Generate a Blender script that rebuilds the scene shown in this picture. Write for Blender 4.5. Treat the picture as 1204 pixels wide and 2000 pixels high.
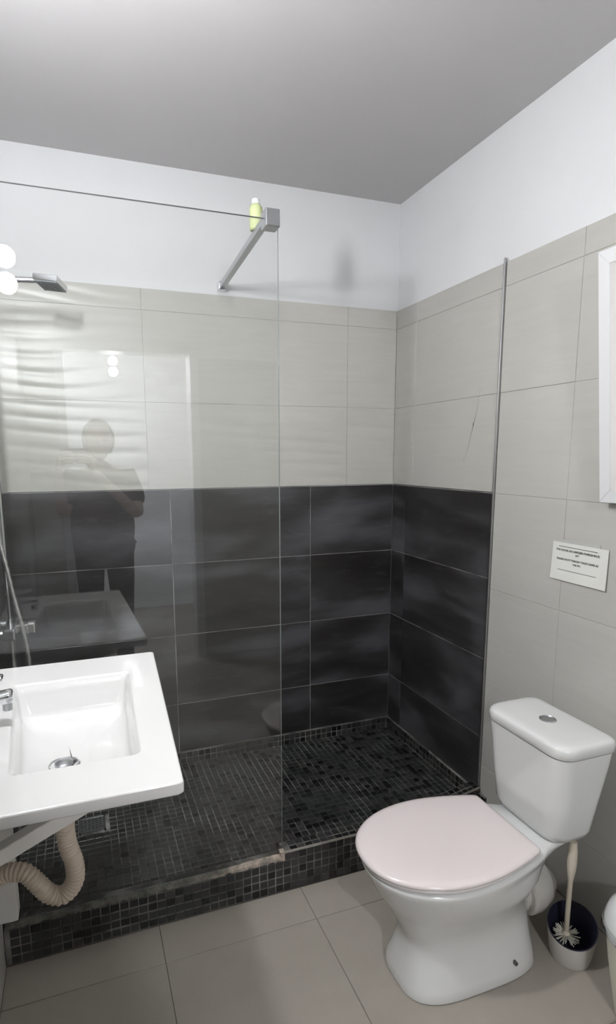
import bpy, bmesh, math, random
from mathutils import Vector, Matrix
random.seed(7)
K = 1.08                      # survey units -> metres
S = bpy.context.scene
for o in list(bpy.data.objects): bpy.data.objects.remove(o)

# ------------------------------------------------------------------ camera
yaw, pitch, roll = 0.3499, -0.1629, -0.0044
F = Vector((math.sin(yaw)*math.cos(pitch), math.cos(yaw)*math.cos(pitch), math.sin(pitch)))
R0 = Vector((math.cos(yaw), -math.sin(yaw), 0)); U0 = R0.cross(F)
Rv = math.cos(roll)*R0 + math.sin(roll)*U0; Uv = -math.sin(roll)*R0 + math.cos(roll)*U0
cd = bpy.data.cameras.new('camera'); cam = bpy.data.objects.new('camera', cd); S.collection.objects.link(cam)
cd.sensor_fit = 'VERTICAL'; cd.sensor_height = 24; cd.lens = 24*1139.545/2000
cd.shift_x = 33.4/2000; cd.shift_y = 77.0/2000; cd.clip_start = 0.005
M = Matrix((Rv, Uv, -F)).transposed().to_4x4(); M.translation = Vector((-1.3483, -2.3394, 1.3587))*K
cam.matrix_world = M; S.camera = cam

# ------------------------------------------------------------------ world + exposure
w = bpy.data.worlds.new('world'); S.world = w; w.use_nodes = True
w.node_tree.nodes['Background'].inputs[0].default_value = (0.86, 0.93, 1.0, 1); w.node_tree.nodes['Background'].inputs[1].default_value = 1.2
S.view_settings.view_transform = 'Standard'; S.view_settings.look = 'None'
S.view_settings.exposure = 1.0; S.view_settings.gamma = 1; S.view_settings.use_curve_mapping = False
LAMP, HALL = 285.0, 460.0    # emission of bathroom bulbs, hall bulbs

# ------------------------------------------------------------------ helpers
def link(o): S.collection.objects.link(o); return o
def obj(name, bm, mat, parent=None, smooth=False, angle=40):
    me = bpy.data.meshes.new(name)
    if isinstance(bm, bpy.types.Mesh): me = bm
    else: bm.to_mesh(me); bm.free()
    me.transform(Matrix.Scale(K, 4)); me.materials.clear(); me.materials.append(mat)
    for p in me.polygons: p.use_smooth = smooth
    if smooth:
        try: me.set_sharp_from_angle(angle=math.radians(angle))
        except Exception: pass
    o = bpy.data.objects.new(name, me); link(o)
    if parent:
        o.parent = parent; q = parent; t = Vector((0,0,0))
        while q: t += q.location; q = q.parent
        o.location = -t
    return o
def inst(name, me, mat_unused, loc, parent, rot=None):
    o = bpy.data.objects.new(name, me); link(o); o.parent = parent
    q = parent; t = Vector((0,0,0))
    while q: t += q.location; q = q.parent
    o.location = Vector(loc)*K - t
    if rot: o.rotation_euler = rot
    return o
def tag(o, label=None, cat=None, group=None, kind=None):
    if label: o['label'] = label
    if cat: o['category'] = cat
    if group: o['group'] = group
    if kind: o['kind'] = kind
    return o
def thing(name, loc, label, cat, group=None):
    o = bpy.data.objects.new(name, None); link(o); o.location = Vector(loc)*K; o.empty_display_size = .05
    return tag(o, label, cat, group)
def BM(): return bmesh.new()
def box(bm, x0, x1, y0, y1, z0, z1, bev=0, seg=2, rot=None, piv=None):
    vs = [bm.verts.new((x, y, z)) for x in (x0, x1) for y in (y0, y1) for z in (z0, z1)]
    fs = [bm.faces.new([vs[i] for i in f]) for f in ((0,1,3,2),(4,6,7,5),(0,4,5,1),(2,3,7,6),(0,2,6,4),(1,5,7,3))]
    if bev:
        es = list({e for f in fs for e in f.edges})
        r = bmesh.ops.bevel(bm, geom=es, offset=bev, segments=seg, profile=.5, affect='EDGES')
        vs = list({v for f in r['faces'] for v in f.verts} | {v for v in vs if v.is_valid})
    if rot:
        bmesh.ops.rotate(bm, verts=[v for v in vs if v.is_valid], cent=piv, matrix=rot)
    return bm
def B(*a, **k): return box(BM(), *a, **k)
def loft(bm, rings, cap0=True, cap1=True, close=True):
    rv = [[bm.verts.new(p) for p in r] for r in rings]; n = len(rings[0])
    for a, b in zip(rv, rv[1:]):
        for i in range(n if close else n-1):
            j = (i+1) % n; bm.faces.new((a[i], a[j], b[j], b[i]))
    if cap0: bm.faces.new(rv[0][::-1])
    if cap1: bm.faces.new(rv[-1])
    return bm
def fix(bm): bmesh.ops.recalc_face_normals(bm, faces=bm.faces); return bm
def tube(bm, pts, rad, n=16, cap=True):
    pts = [Vector(p) for p in pts]; m = len(pts); rings = []
    t0 = (pts[1]-pts[0]).normalized(); up = Vector((0,0,1)) if abs(t0.z) < .9 else Vector((1,0,0))
    nn = (up - t0*up.dot(t0)).normalized()
    for i, p in enumerate(pts):
        t = (pts[min(i+1, m-1)]-pts[max(i-1, 0)]).normalized()
        nn = (nn - t*nn.dot(t)).normalized(); b = t.cross(nn)
        r = rad(i/(m-1)) if callable(rad) else (rad[i] if isinstance(rad, (list, tuple)) else rad)
        rings.append([p + nn*math.cos(2*math.pi*k/n)*r + b*math.sin(2*math.pi*k/n)*r for k in range(n)])
    return fix(loft(bm, rings, cap, cap))
def lathe(bm, prof, c, n=32, cap0=True, cap1=True):
    return fix(loft(bm, [[(c[0]+r*math.cos(2*math.pi*k/n), c[1]+r*math.sin(2*math.pi*k/n), c[2]+z) for k in range(n)] for r, z in prof], cap0, cap1))
def spline(pts, n):
    P = [Vector(p) for p in pts]; P = [2*P[0]-P[1]] + P + [2*P[-1]-P[-2]]; out = []
    for i in range(1, len(P)-2):
        for k in range(n):
            t = k/n; a, b, c, d = P[i-1:i+3]
            out.append(.5*((2*b)+(c-a)*t+(2*a-5*b+4*c-d)*t*t+(3*b-a-3*c+d)*t**3))
    out.append(P[-2]); return out
def sphere(bm, c, r, sx=1, sy=1, sz=1, u=24, v=16):
    bmesh.ops.create_uvsphere(bm, u_segments=u, v_segments=v, radius=r, matrix=Matrix.Translation(c) @ Matrix.Diagonal((sx, sy, sz, 1))); return bm

# ------------------------------------------------------------------ materials
def mat(name, col=(.8,.8,.8), rough=.5, metal=0, spec=.5, coat=0, **kw):
    m = bpy.data.materials.new(name); m.use_nodes = True; b = m.node_tree.nodes['Principled BSDF']
    b.inputs['Base Color'].default_value = (*col, 1); b.inputs['Roughness'].default_value = rough
    b.inputs['Metallic'].default_value = metal; b.inputs['Specular IOR Level'].default_value = spec
    b.inputs['Coat Weight'].default_value = coat; b.inputs['Coat Roughness'].default_value = .03
    for k, v in kw.items(): b.inputs[k].default_value = v
    return m
def nd(m, t, **kw):
    n = m.node_tree.nodes.new(t)
    for k, v in kw.items():
        if k in n.inputs: n.inputs[k].default_value = v
        else: setattr(n, k, v)
    return n
def ln(m, a, b): m.node_tree.links.new(a, b)
def wpos(m, scale=(1,1,1)):
    g = nd(m, 'ShaderNodeNewGeometry'); v = nd(m, 'ShaderNodeVectorMath', operation='MULTIPLY'); v.inputs[1].default_value = scale
    ln(m, g.outputs['Position'], v.inputs[0]); return v.outputs[0], g
def noise(m, vec, scale, detail=4, rough=.55, dist=0):
    n = nd(m, 'ShaderNodeTexNoise'); n.inputs['Scale'].default_value = scale; n.inputs['Detail'].default_value = detail
    n.inputs['Roughness'].default_value = rough; n.inputs['Distortion'].default_value = dist; ln(m, vec, n.inputs['Vector']); return n.outputs[0]
def ramp(m, fac, stops):
    r = nd(m, 'ShaderNodeValToRGB'); e = r.color_ramp.elements
    while len(e) > 1: e.remove(e[-1])
    e[0].position = stops[0][0]; e[0].color = (*stops[0][1], 1)
    for p, c in stops[1:]: x = e.new(p); x.color = (*c, 1)
    ln(m, fac, r.inputs[0]); return r.outputs[0]
def mix(m, fac, a, b, blend='MIX'):
    x = nd(m, 'ShaderNodeMix', data_type='RGBA', blend_type=blend)
    for s, v in ((0, fac), (6, a), (7, b)):
        if hasattr(v, 'links'): ln(m, v, x.inputs[s])
        else: x.inputs[s].default_value = v if s == 0 else (*v, 1)
    return x.outputs[2]
def maprange(m, v, a, b, c, d):
    r = nd(m, 'ShaderNodeMapRange'); ln(m, v, r.inputs[0])
    for i, x in enumerate((a, b, c, d)): r.inputs[i+1].default_value = x
    return r.outputs[0]
def bump(m, h, strength, dist=.002):
    b = nd(m, 'ShaderNodeBump'); b.inputs['Strength'].default_value = strength; b.inputs['Distance'].default_value = dist
    ln(m, h, b.inputs['Height']); ln(m, b.outputs[0], m.node_tree.nodes['Principled BSDF'].inputs['Normal'])
def P(m): return m.node_tree.nodes['Principled BSDF'].inputs

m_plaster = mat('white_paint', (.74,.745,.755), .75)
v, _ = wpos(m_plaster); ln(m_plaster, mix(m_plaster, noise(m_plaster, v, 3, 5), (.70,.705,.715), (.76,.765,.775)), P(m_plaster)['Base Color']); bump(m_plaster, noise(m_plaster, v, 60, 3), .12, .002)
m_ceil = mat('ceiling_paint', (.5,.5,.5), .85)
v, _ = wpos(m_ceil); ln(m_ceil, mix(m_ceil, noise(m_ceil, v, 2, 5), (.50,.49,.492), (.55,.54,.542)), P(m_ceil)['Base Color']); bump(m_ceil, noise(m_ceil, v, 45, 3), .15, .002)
def light_tile(name, wavy):
    m = mat(name, (.5,.5,.47), .33 if wavy else .42, spec=.5)
    v, _ = wpos(m, (1.2, 1.2, 14)); n1 = noise(m, v, 3, 5, .6, .6)
    v2, _ = wpos(m); n2 = noise(m, v2, 2.5, 4)
    a = mix(m, n1, *(((.51,.502,.465), (.595,.585,.545)) if wavy else ((.475,.468,.435), (.55,.542,.505)))); c = mix(m, n2, (.86,.86,.86), (1,1,1))
    ln(m, mix(m, 1.0, a, c, 'MULTIPLY'), P(m)['Base Color']); bump(m, n1, .06, .002); return m
m_ltw = light_tile('wavy_light_tile', True); m_lt = light_tile('plain_light_tile', False)
m_dark = mat('dark_slate_tile', (.03,.03,.033), .3, spec=.5)
v, g = wpos(m_dark, (1.0, 1.0, 3.4)); oi = nd(m_dark, 'ShaderNodeObjectInfo')
av = nd(m_dark, 'ShaderNodeVectorMath', operation='MULTIPLY_ADD'); ln(m_dark, oi.outputs['Random'], av.inputs[0]); av.inputs[1].default_value = (7,3,5); ln(m_dark, v, av.inputs[2])
n1 = noise(m_dark, av.outputs[0], 1.9, 3, .45, .25); v2, _ = wpos(m_dark, (1,1,5)); n2 = noise(m_dark, v2, 9, 6, .65, .4)
c1 = ramp(m_dark, n1, [(.30,(.016,.0145,.014)), (.48,(.032,.030,.031)), (.62,(.070,.069,.075)), (.78,(.10,.10,.11))])
c2 = ramp(m_dark, n2, [(.56,(0,0,0)), (.8,(.035,.035,.036))])
ln(m_dark, mix(m_dark, 1.0, c1, c2, 'ADD'), P(m_dark)['Base Color']); ln(m_dark, maprange(m_dark, n1, .3, .7, .28, .46), P(m_dark)['Roughness'])
m_grout_d = mat('pale_grout', (.30,.30,.29), .85); v, _ = wpos(m_grout_d)
ln(m_grout_d, ramp(m_grout_d, noise(m_grout_d, v, 7, 4), [(.35,(.09,.09,.09)), (.6,(.42,.41,.39))]), P(m_grout_d)['Base Color'])
m_grout_l = mat('beige_grout', (.43,.42,.395), .85)
def mosaic_mat(name, film):
    m = mat(name, (.02,.02,.022), .3)
    g = nd(m, 'ShaderNodeNewGeometry'); oi = nd(m, 'ShaderNodeObjectInfo'); ad = nd(m, 'ShaderNodeMath', operation='ADD'); ln(m, g.outputs['Random Per Island'], ad.inputs[0]); ln(m, oi.outputs['Random'], ad.inputs[1])
    fr = nd(m, 'ShaderNodeMath', operation='FRACT'); ln(m, ad.outputs[0], fr.inputs[0])
    c = ramp(m, fr.outputs[0], [(0,(.005,.005,.006)), (.25,(.009,.009,.010)), (.3,(.019,.019,.020)), (.6,(.028,.028,.029)), (.85,(.038,.037,.038)), (.97,(.046,.040,.039))])
    v, _ = wpos(m); f = ramp(m, noise(m, v, 5, 5, .6, .5), [(.42,(0,0,0)), (.62,(1,1,1))])
    mm = nd(m, 'ShaderNodeMath', operation='MULTIPLY'); ln(m, f, mm.inputs[0]); mm.inputs[1].default_value = film
    ln(m, mix(m, mm.outputs[0], c, (.036,.040,.038)), P(m)['Base Color']); ln(m, maprange(m, fr.outputs[0], 0, 1, .22, .5), P(m)['Roughness']); return m
m_mos_f = mosaic_mat('floor_mosaic', .85); m_mos_c = mosaic_mat('curb_mosaic', .35)
def grout_mos(name, lo, hi):
    m = mat(name, (.1,.1,.1), .9); v, _ = wpos(m)
    ln(m, ramp(m, noise(m, v, 6, 5, .6, .6), [(.42, lo), (.64, hi)]), P(m)['Base Color']); return m
m_gf = grout_mos('worn_floor_grout', (.040,.042,.040), (.40,.40,.38)); m_gc = grout_mos('worn_curb_grout', (.06,.057,.053), (.30,.28,.26))
m_floor = mat('greige_floor_tile', (.28,.26,.235), .42); v, _ = wpos(m_floor)
ln(m_floor, mix(m_floor, noise(m_floor, v, 5, 8, .7), (.31,.280,.240), (.41,.375,.328)), P(m_floor)['Base Color']); bump(m_floor, noise(m_floor, v, 120, 3), .05, .001)
m_gfl = mat('floor_tile_grout', (.17,.155,.135), .9)
m_cer = mat('white_ceramic', (.74,.735,.73), .12, coat=.3); m_cer2 = mat('toilet_ceramic', (.72,.725,.715), .14, coat=.3)
m_seat = mat('pinkish_plastic', (.78,.71,.70), .16, coat=.2); m_seatring = mat('seat_ring_plastic', (.78,.74,.74), .3)
m_chrome = mat('chrome', (.75,.76,.78), .12, 1); m_brush = mat('brushed_chrome', (.50,.51,.53), .3, 1); m_steel = mat('steel_edge', (.42,.42,.43), .3, 1)
m_nozz = mat('nozzle_grey', (.22,.24,.25), .5); m_black = mat('black', (.01,.01,.01), .6)
m_mortar = mat('crumbly_mortar', (.35,.3,.25), .95); v, _ = wpos(m_mortar)
nz = noise(m_mortar, v, 26, 6, .7)
nz2 = noise(m_mortar, v, 3.1, 2, .5); sxyz = nd(m_mortar, 'ShaderNodeSeparateXYZ'); ln(m_mortar, v, sxyz.inputs[0])
fresh = maprange(m_mortar, sxyz.outputs[0], -1.10*K, -.93*K, 0, 1)      # the newest mortar lies next to the free end of the glass
mort = mix(m_mortar, fresh, ramp(m_mortar, nz, [(.35,(.05,.052,.045)), (.6,(.16,.155,.13))]), ramp(m_mortar, nz, [(.35,(.16,.15,.13)), (.5,(.34,.29,.24)), (.66,(.60,.47,.40))])); ln(m_mortar, mort, P(m_mortar)['Base Color']); bump(m_mortar, nz, .8, .004)
m_pipe = mat('cream_plastic', (.66,.56,.46), .45); m_pvc = mat('pvc_white', (.60,.58,.54), .4); m_whitemetal = mat('white_enamel', (.80,.785,.755), .4)
m_paper = mat('paper', (.72,.72,.68), .8); m_ink = mat('ink', (.05,.05,.05), .8); m_frame = mat('window_pvc', (.70,.70,.71), .35)
m_liq = mat('yellow_green_liquid', (.60,.65,.36), .25, **{'Transmission Weight': .25}); m_cap = mat('translucent_cap', (.58,.59,.59), .4)
m_navy = mat('navy_plastic', (.018,.018,.035), .4); m_cup = mat('white_plastic_cup', (.55,.53,.50), .5); m_bristle = mat('bristle', (.60,.54,.44), .7)
m_bindome = mat('bin_enamel', (.78,.80,.80), .15, coat=.3); m_bincream = mat('bin_cream', (.68,.66,.56), .4)
m_door = mat('white_door', (.70,.70,.71), .4); m_hose = mat('hose_metal', (.55,.55,.53), .35, .8)
def emis(name, col, st):
    m = mat(name, (1,1,1)); P(m)['Emission Color'].default_value = (*col, 1); P(m)['Emission Strength'].default_value = st; return m
m_bulb = emis('lit_bulb', (.97,.98,1.0), LAMP); m_bulb2 = emis('lit_hall_bulb', (.97,.98,1.0), HALL)
def glass(name, tint, refl=1.0):
    m = bpy.data.materials.new(name); m.use_nodes = True; t = m.node_tree; t.nodes.clear()
    o = nd(m, 'ShaderNodeOutputMaterial'); tr = nd(m, 'ShaderNodeBsdfTransparent'); tr.inputs[0].default_value = (*tint, 1)
    gl = nd(m, 'ShaderNodeBsdfGlossy'); gl.inputs['Roughness'].default_value = 0.004; gl.inputs[0].default_value = (1,1,1,1)
    lw = nd(m, 'ShaderNodeLayerWeight'); lw.inputs[0].default_value = .5
    pw = nd(m, 'ShaderNodeMath', operation='POWER'); ln(m, lw.outputs['Facing'], pw.inputs[0]); pw.inputs[1].default_value = 5
    ma = nd(m, 'ShaderNodeMath', operation='MULTIPLY_ADD'); ln(m, pw.outputs[0], ma.inputs[0]); ma.inputs[1].default_value = .95*refl; ma.inputs[2].default_value = .045*refl
    mx = nd(m, 'ShaderNodeMixShader'); ln(m, ma.outputs[0], mx.inputs[0]); ln(m, tr.outputs[0], mx.inputs[1]); ln(m, gl.outputs[0], mx.inputs[2]); ln(m, mx.outputs[0], o.inputs[0]); return m
m_glass = glass('clear_glass', (.980,.986,.982)); m_gedge = mat('glass_edge', (.20,.22,.21), .6, spec=.2)
def frosted():
    m = mat('frosted_pane', (.80,.78,.77), .5); b = m.node_tree.nodes['Principled BSDF']; t = nd(m, 'ShaderNodeBsdfTranslucent'); t.inputs[0].default_value = (.82,.78,.77,1)
    x = nd(m, 'ShaderNodeMixShader'); x.inputs[0].default_value = .45; ln(m, b.outputs[0], x.inputs[1]); ln(m, t.outputs[0], x.inputs[2]); ln(m, x.outputs[0], m.node_tree.nodes['Material Output'].inputs[0]); return m
m_frost = frosted()
m_shirt = mat('maroon_cloth', (.050,.016,.014), .9); m_skin = mat('skin', (.60,.44,.34), .5); m_jean = mat('dark_trousers', (.02,.022,.03), .9); m_hair = mat('brown_hair', (.16,.10,.06), .6)

# ------------------------------------------------------------------ room shell  (survey units: back wall Y=0, right wall X=0, floor 0)
XL, YF, HC, BAND, TOP = -1.604, -3.0, 2.404, 1.2273, 1.9733
SF, CH, YC = 0.062, 0.137, -0.786        # shower floor level, curb height, curb front
HH = .3346                               # light tile row height
def struct(name, bm, m, **k): return tag(obj(name, bm, m, **k), kind='structure')
def rects_minus(r, holes):
    out = [r]
    for h in holes:
        nx = []
        for (a0, a1, z0, z1) in out:
            if h[0] >= a1 or h[1] <= a0 or h[2] >= z1 or h[3] <= z0: nx.append((a0, a1, z0, z1)); continue
            if a0 < h[0]: nx.append((a0, h[0], z0, z1))
            if h[1] < a1: nx.append((h[1], a1, z0, z1))
            m0, m1 = max(a0, h[0]), min(a1, h[1])
            if z0 < h[2]: nx.append((m0, m1, z0, h[2]))
            if h[3] < z1: nx.append((m0, m1, h[3], z1))
        out = nx
    return out
def slab(bm, axis, s, a0, a1, z0, z1, d0, d1):          # d0 = room-side depth, d1 = behind (positive = outward)
    if axis == 'y': box(bm, a0, a1, min(s*d0, s*d1)+ORG, max(s*d0, s*d1)+ORG, z0, z1)
    else: box(bm, min(s*d0, s*d1)+ORG, max(s*d0, s*d1)+ORG, a0, a1, z0, z1)
ORG = 0
def wall(name, axis, s, org, a0, a1, holes, zones, z0=0.0):
    """zones: (a0,a1,z0,z1,col joints,row joints,material,grout,wavy)"""
    global ORG; ORG = org
    bm = BM()
    for r in rects_minus((a0, a1, z0-.1, HC), holes): slab(bm, axis, s, *r, .009, .12)
    W = struct(name, bm, m_plaster)
    for (b0, b1, y0, y1, cj, rj, m, gm, wavy) in zones:
        bm = BM()
        for r in rects_minus((b0, b1, y0, y1), holes): slab(bm, axis, s, *r, .0022, .0095)
        obj('grout', bm, gm, W)
        cs = [b0] + [c for c in sorted(cj) if b0+.004 < c < b1-.004] + [b1]; rs = [y0] + [c for c in sorted(rj) if y0+.004 < c < y1-.004] + [y1]
        gp = .0014 if m is m_dark else .0007
        for c0, c1 in zip(cs, cs[1:]):
            for r0, r1 in zip(rs, rs[1:]):
                pcs = rects_minus((c0+gp, c1-gp, r0+gp, r1-gp), holes)
                if not pcs: continue
                bm = BM(); jit = random.uniform(-.0004, .0004)
                if wavy and len(pcs) == 1:
                    A0, A1, Z0, Z1 = pcs[0]; nx = max(4, int((A1-A0)/.014)); nz = max(4, int((Z1-Z0)/.0055)); ph = random.uniform(0, 6)
                    def dd(a, z):
                        e = min(1, (a-A0)/.02, (A1-a)/.02, (z-Z0)/.012, (Z1-z)/.012); e = max(0, e)
                        q = z*118 + 2.4*math.sin(a*4.2+ph) + 1.2*math.sin(a*9+z*7+ph*2) + 1.0*math.sin(z*19+a*3)
                        amp = .00085*(.15+.85*math.sin(a*3.3+z*5+ph)**2)*(1.15 if A1 < -1 else .75)
                        return -e*amp*(math.sin(q) + .25*math.sin(q*2+1)) 
                    g = [[None]*(nz+1) for _ in range(nx+1)]
                    for i in range(nx+1):
                        for j in range(nz+1):
                            a = A0+(A1-A0)*i/nx; z = Z0+(Z1-Z0)*j/nz; d = dd(a, z)
                            g[i][j] = bm.verts.new((a, org+s*d, z) if axis == 'y' else (org+s*d, a, z))
                    for i in range(nx):
                        for j in range(nz): bm.faces.new((g[i][j], g[i+1][j], g[i+1][j+1], g[i][j+1]))
                    rim = [g[i][0] for i in range(nx+1)]+[g[nx][j] for j in range(1, nz+1)]+[g[i][nz] for i in range(nx-1, -1, -1)]+[g[0][j] for j in range(nz-1, 0, -1)]
                    bk = [bm.verts.new((v.co.x, org+s*.009, v.co.z) if axis == 'y' else (org+s*.009, v.co.y, v.co.z)) for v in rim]
                    for i in range(len(rim)): j = (i+1) % len(rim); bm.faces.new((rim[j], rim[i], bk[i], bk[j]))
                    fix(bm); obj('wall_tile', bm, m, W, smooth=True, angle=60)
                else:
                    for (A0, A1, Z0, Z1) in pcs:
                        lo, hi = sorted((s*jit, s*.009))
                        if axis == 'y': box(bm, A0, A1, org+lo, org+hi, Z0, Z1, bev=.0007 if len(pcs) == 1 else 0, seg=1)
                        else: box(bm, org+lo, org+hi, A0, A1, Z0, Z1, bev=.0007 if len(pcs) == 1 else 0, seg=1)
                    obj('wall_tile', bm, m, W)
    return W
rows_l = [BAND-3*HH, BAND-2*HH, BAND-HH, BAND, BAND+HH, BAND+2*HH]; rows_d = [BAND-.9, BAND-.6, BAND-.3]; ZU = BAND-1.1149
YT = -.689                                             # edge profile position on the right wall
WIN = (-1.65, -1.162, 1.24, 1.852); DOOR = (-1.39, -.625, -.2, 1.995)
wall('wall_back', 'y', 1, 0, XL-.12, .12, [], [
    (XL, 0, ZU, BAND, [-1.0034, -.4034], rows_d, m_dark, m_grout_d, False),
    (XL, 0, BAND+.003, TOP, [-1.084, -.234], rows_l, m_ltw, m_grout_l, True)])
wr = wall('wall_right', 'x', 1, 0, YF, .12, [WIN], [
    (YT, 0, ZU, BAND, [-.1095], rows_d, m_dark, m_grout_d, False),
    (YT, 0, BAND+.003, TOP, [-.162], rows_l, m_lt, m_grout_l, False),
    (YF, YT-.004, 0, TOP, [-1.008, -1.858, -2.708], rows_l, m_lt, m_grout_l, False)])
wall('wall_left', 'x', -1, XL, YF, .12, [], [
    (YC, 0, ZU, BAND, [-.55], rows_d, m_dark, m_grout_d, False),
    (YC, 0, BAND+.003, TOP, [-.6], rows_l, m_lt, m_grout_l, False),
    (YF, YC-.003, 0, TOP, [-1.5, -2.35], rows_l, m_lt, m_grout_l, False)])
wall('wall_front', 'y', -1, YF, XL-.12, .12, [DOOR], [(XL, -.0, 0, TOP, [-.5], rows_l, m_lt, m_grout_l, False)])
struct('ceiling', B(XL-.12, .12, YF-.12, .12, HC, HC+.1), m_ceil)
# hall seen only as a reflection through the doorway
struct('wall_hall', (lambda b: (box(b, -2.2, .3, -4.6, -4.5, -.1, 2.5), box(b, -2.3, -2.2, -4.6, YF-.12, -.1, 2.5), box(b, .3, .4, -4.6, YF-.12, -.1, 2.5), b)[3])(BM()), m_plaster)
struct('ceiling_hall', B(-2.3, .4, -4.6, YF-.12, 2.42, 2.5), m_plaster)
bm = BM()                                              # door frame round the opening
box(bm, DOOR[0]-.045, DOOR[0]+.01, YF-.13, YF+.012, 0, DOOR[3]+.045, bev=.004); box(bm, DOOR[1]-.01, DOOR[1]+.045, YF-.13, YF+.012, 0, DOOR[3]+.045, bev=.004); box(bm, DOOR[0]+.01, DOOR[1]-.01, YF-.13, YF+.012, DOOR[3]-.01, DOOR[3]+.045, bev=.004)
struct('door_1', bm, m_door)

# floor with single tiles
bm = BM(); box(bm, XL-.12, .12, YF-.12, .12, -.12, -.0022); FLr = struct('floor', bm, m_gfl)
struct('floor_hall', B(-2.3, .4, -4.6, YF-.12, -.12, -.002), m_floor)
xs = [XL, -1.198, -.755, 0]; ys = [YF, -2.694, -1.808, -.922, YC]
for x0, x1 in zip(xs, xs[1:]):
    for y0, y1 in zip(ys, ys[1:]):
        obj('floor_tile', B(x0+.0009, x1-.0009, y0+.0009, y1-.0009, -.008, 0, bev=.0006, seg=1), m_floor, FLr)
struct('floor_sill', B(DOOR[0], DOOR[1], YF-.12, YF, -.01, .001), m_floor)

# ------------------------------------------------------------------ mosaic
PT, TS = .026, .0232
def mini(axis, k):
    bm = BM(); h = TS/2
    t = (-.0005, .0017)
    if axis == 'z': box(bm, -h, h, -h, h, -.003, .0016)
    else: box(bm, -h, h, -.0016, .003, -h, h)
    top = [f for f in bm.faces if (f.normal.z > .5 if axis == 'z' else f.normal.y < -.5)]
    fix(bm); top = [f for f in bm.faces if (f.normal.z > .9 if axis == 'z' else f.normal.y < -.9)]
    bmesh.ops.bevel(bm, geom=list(top[0].edges)+[e for v in top[0].verts for e in v.link_edges if e not in top[0].edges], offset=.0014, segments=1, affect='EDGES')
    me = bpy.data.meshes.new('mosaic_tile'); bm.to_mesh(me); bm.free(); me.transform(Matrix.Scale(K, 4)); return me
def bulk(tiles, axis_of):                               # joined mosaic: (x,y,z,axis)
    bm = BM(); h = TS/2
    for (x, y, z, ax, hw, hh) in tiles:
        j = random.uniform(-.0003, .0004)
        if ax == 'z': c = [(x-hw, y-hh, z+.0016+j), (x+hw, y-hh, z+.0016+j), (x+hw, y+hh, z+.0016+j), (x-hw, y+hh, z+.0016+j)]; o = (0, 0, -.003)
        elif ax == 'y': c = [(x-hw, y-.0016-j, z-hh), (x+hw, y-.0016-j, z-hh), (x+hw, y-.0016-j, z+hh), (x-hw, y-.0016-j, z+hh)]; o = (0, .003, 0)
        else: sg = 1 if ax == 'x' else -1; c = [(x-sg*.0016, y-hw, z-hh), (x-sg*.0016, y+hw, z-hh), (x-sg*.0016, y+hw, z+hh), (x-sg*.0016, y-hw, z+hh)]; o = (sg*.003, 0, 0)
        cen = Vector([sum(q[i] for q in c)/4 for i in range(3)])
        top = [bm.verts.new(cen + (Vector(q)-cen)*.9) for q in c]; base = [bm.verts.new(Vector(q)+Vector(o)*.35) for q in c]; bot = [bm.verts.new(Vector(q)+Vector(o)) for q in c]
        bm.faces.new(top)
        for a, b in ((top, base), (base, bot)):
            for i in range(4): bm.faces.new((a[i], a[(i+1) % 4], b[(i+1) % 4], b[i]))
    return fix(bm)
YI = -.735                                              # inner face of curb
sh = obj('shower_floor', B(XL+.001, -.001, YI+.001, -.001, .001, SF-.001), m_gf)
tag(sh, 'sunken black and grey mosaic shower floor with worn pale grout', 'shower floor')
zt = mini('z', 0); zt.materials.append(m_mos_f)
near, rest = [], []
nx, ny = int((-XL-.01)/PT), int((-.006-YI)/PT)
for i in range(nx):
    for j in range(ny):
        x = -.012 - TS/2 - i*PT; y = -.012 - TS/2 - j*PT
        if -1.415 < x < -1.32 and -.365 < y < -.265: continue          # the drain sits here
        near.append((x, y))
near.sort(key=lambda q: math.hypot(q[0]+.95, (q[1]+1.1)*1.0) if q[0] > -1.15 else 9)
rest = near[300:]; near = near[:300]
for x, y in near: inst('mosaic_tile', zt, None, (x, y, SF + random.uniform(-.0003, .0004)), sh)
T = [(x, y, SF, 'z', TS/2, TS/2) for x, y in rest]
tag(obj('mosaic_field', bulk(T, None), m_mos_f, sh), kind='stuff')
# two rows of mosaic as an upstand along the walls
for r in range(2):
    z = SF + .0125 + r*.0252
    for i in range(nx): T2 = None
T = []
for r in range(2):
    z = SF + .0125 + r*.0252
    for i in range(nx): T.append((-.016-TS/2-i*PT, -.009, z, 'y', TS/2, .0112))
    for j in range(ny): y = -.012-TS/2-j*PT; T.append((-.009, y, z, 'x', TS/2, .0112)); T.append((XL+.009, y, z, 'X', TS/2, .0112))
up = obj('upstand', bulk(T, None), m_mos_c, sh); tag(up, kind='stuff')
bm = BM(); box(bm, XL+.001, -.001, -.009, -.0005, SF, ZU+.001); box(bm, -.009, -.0005, YI, -.009, SF, ZU+.001); box(bm, XL+.0005, XL+.009, YI, -.009, SF, ZU+.001)
obj('upstand_backing', bm, m_gc, sh)

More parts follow.
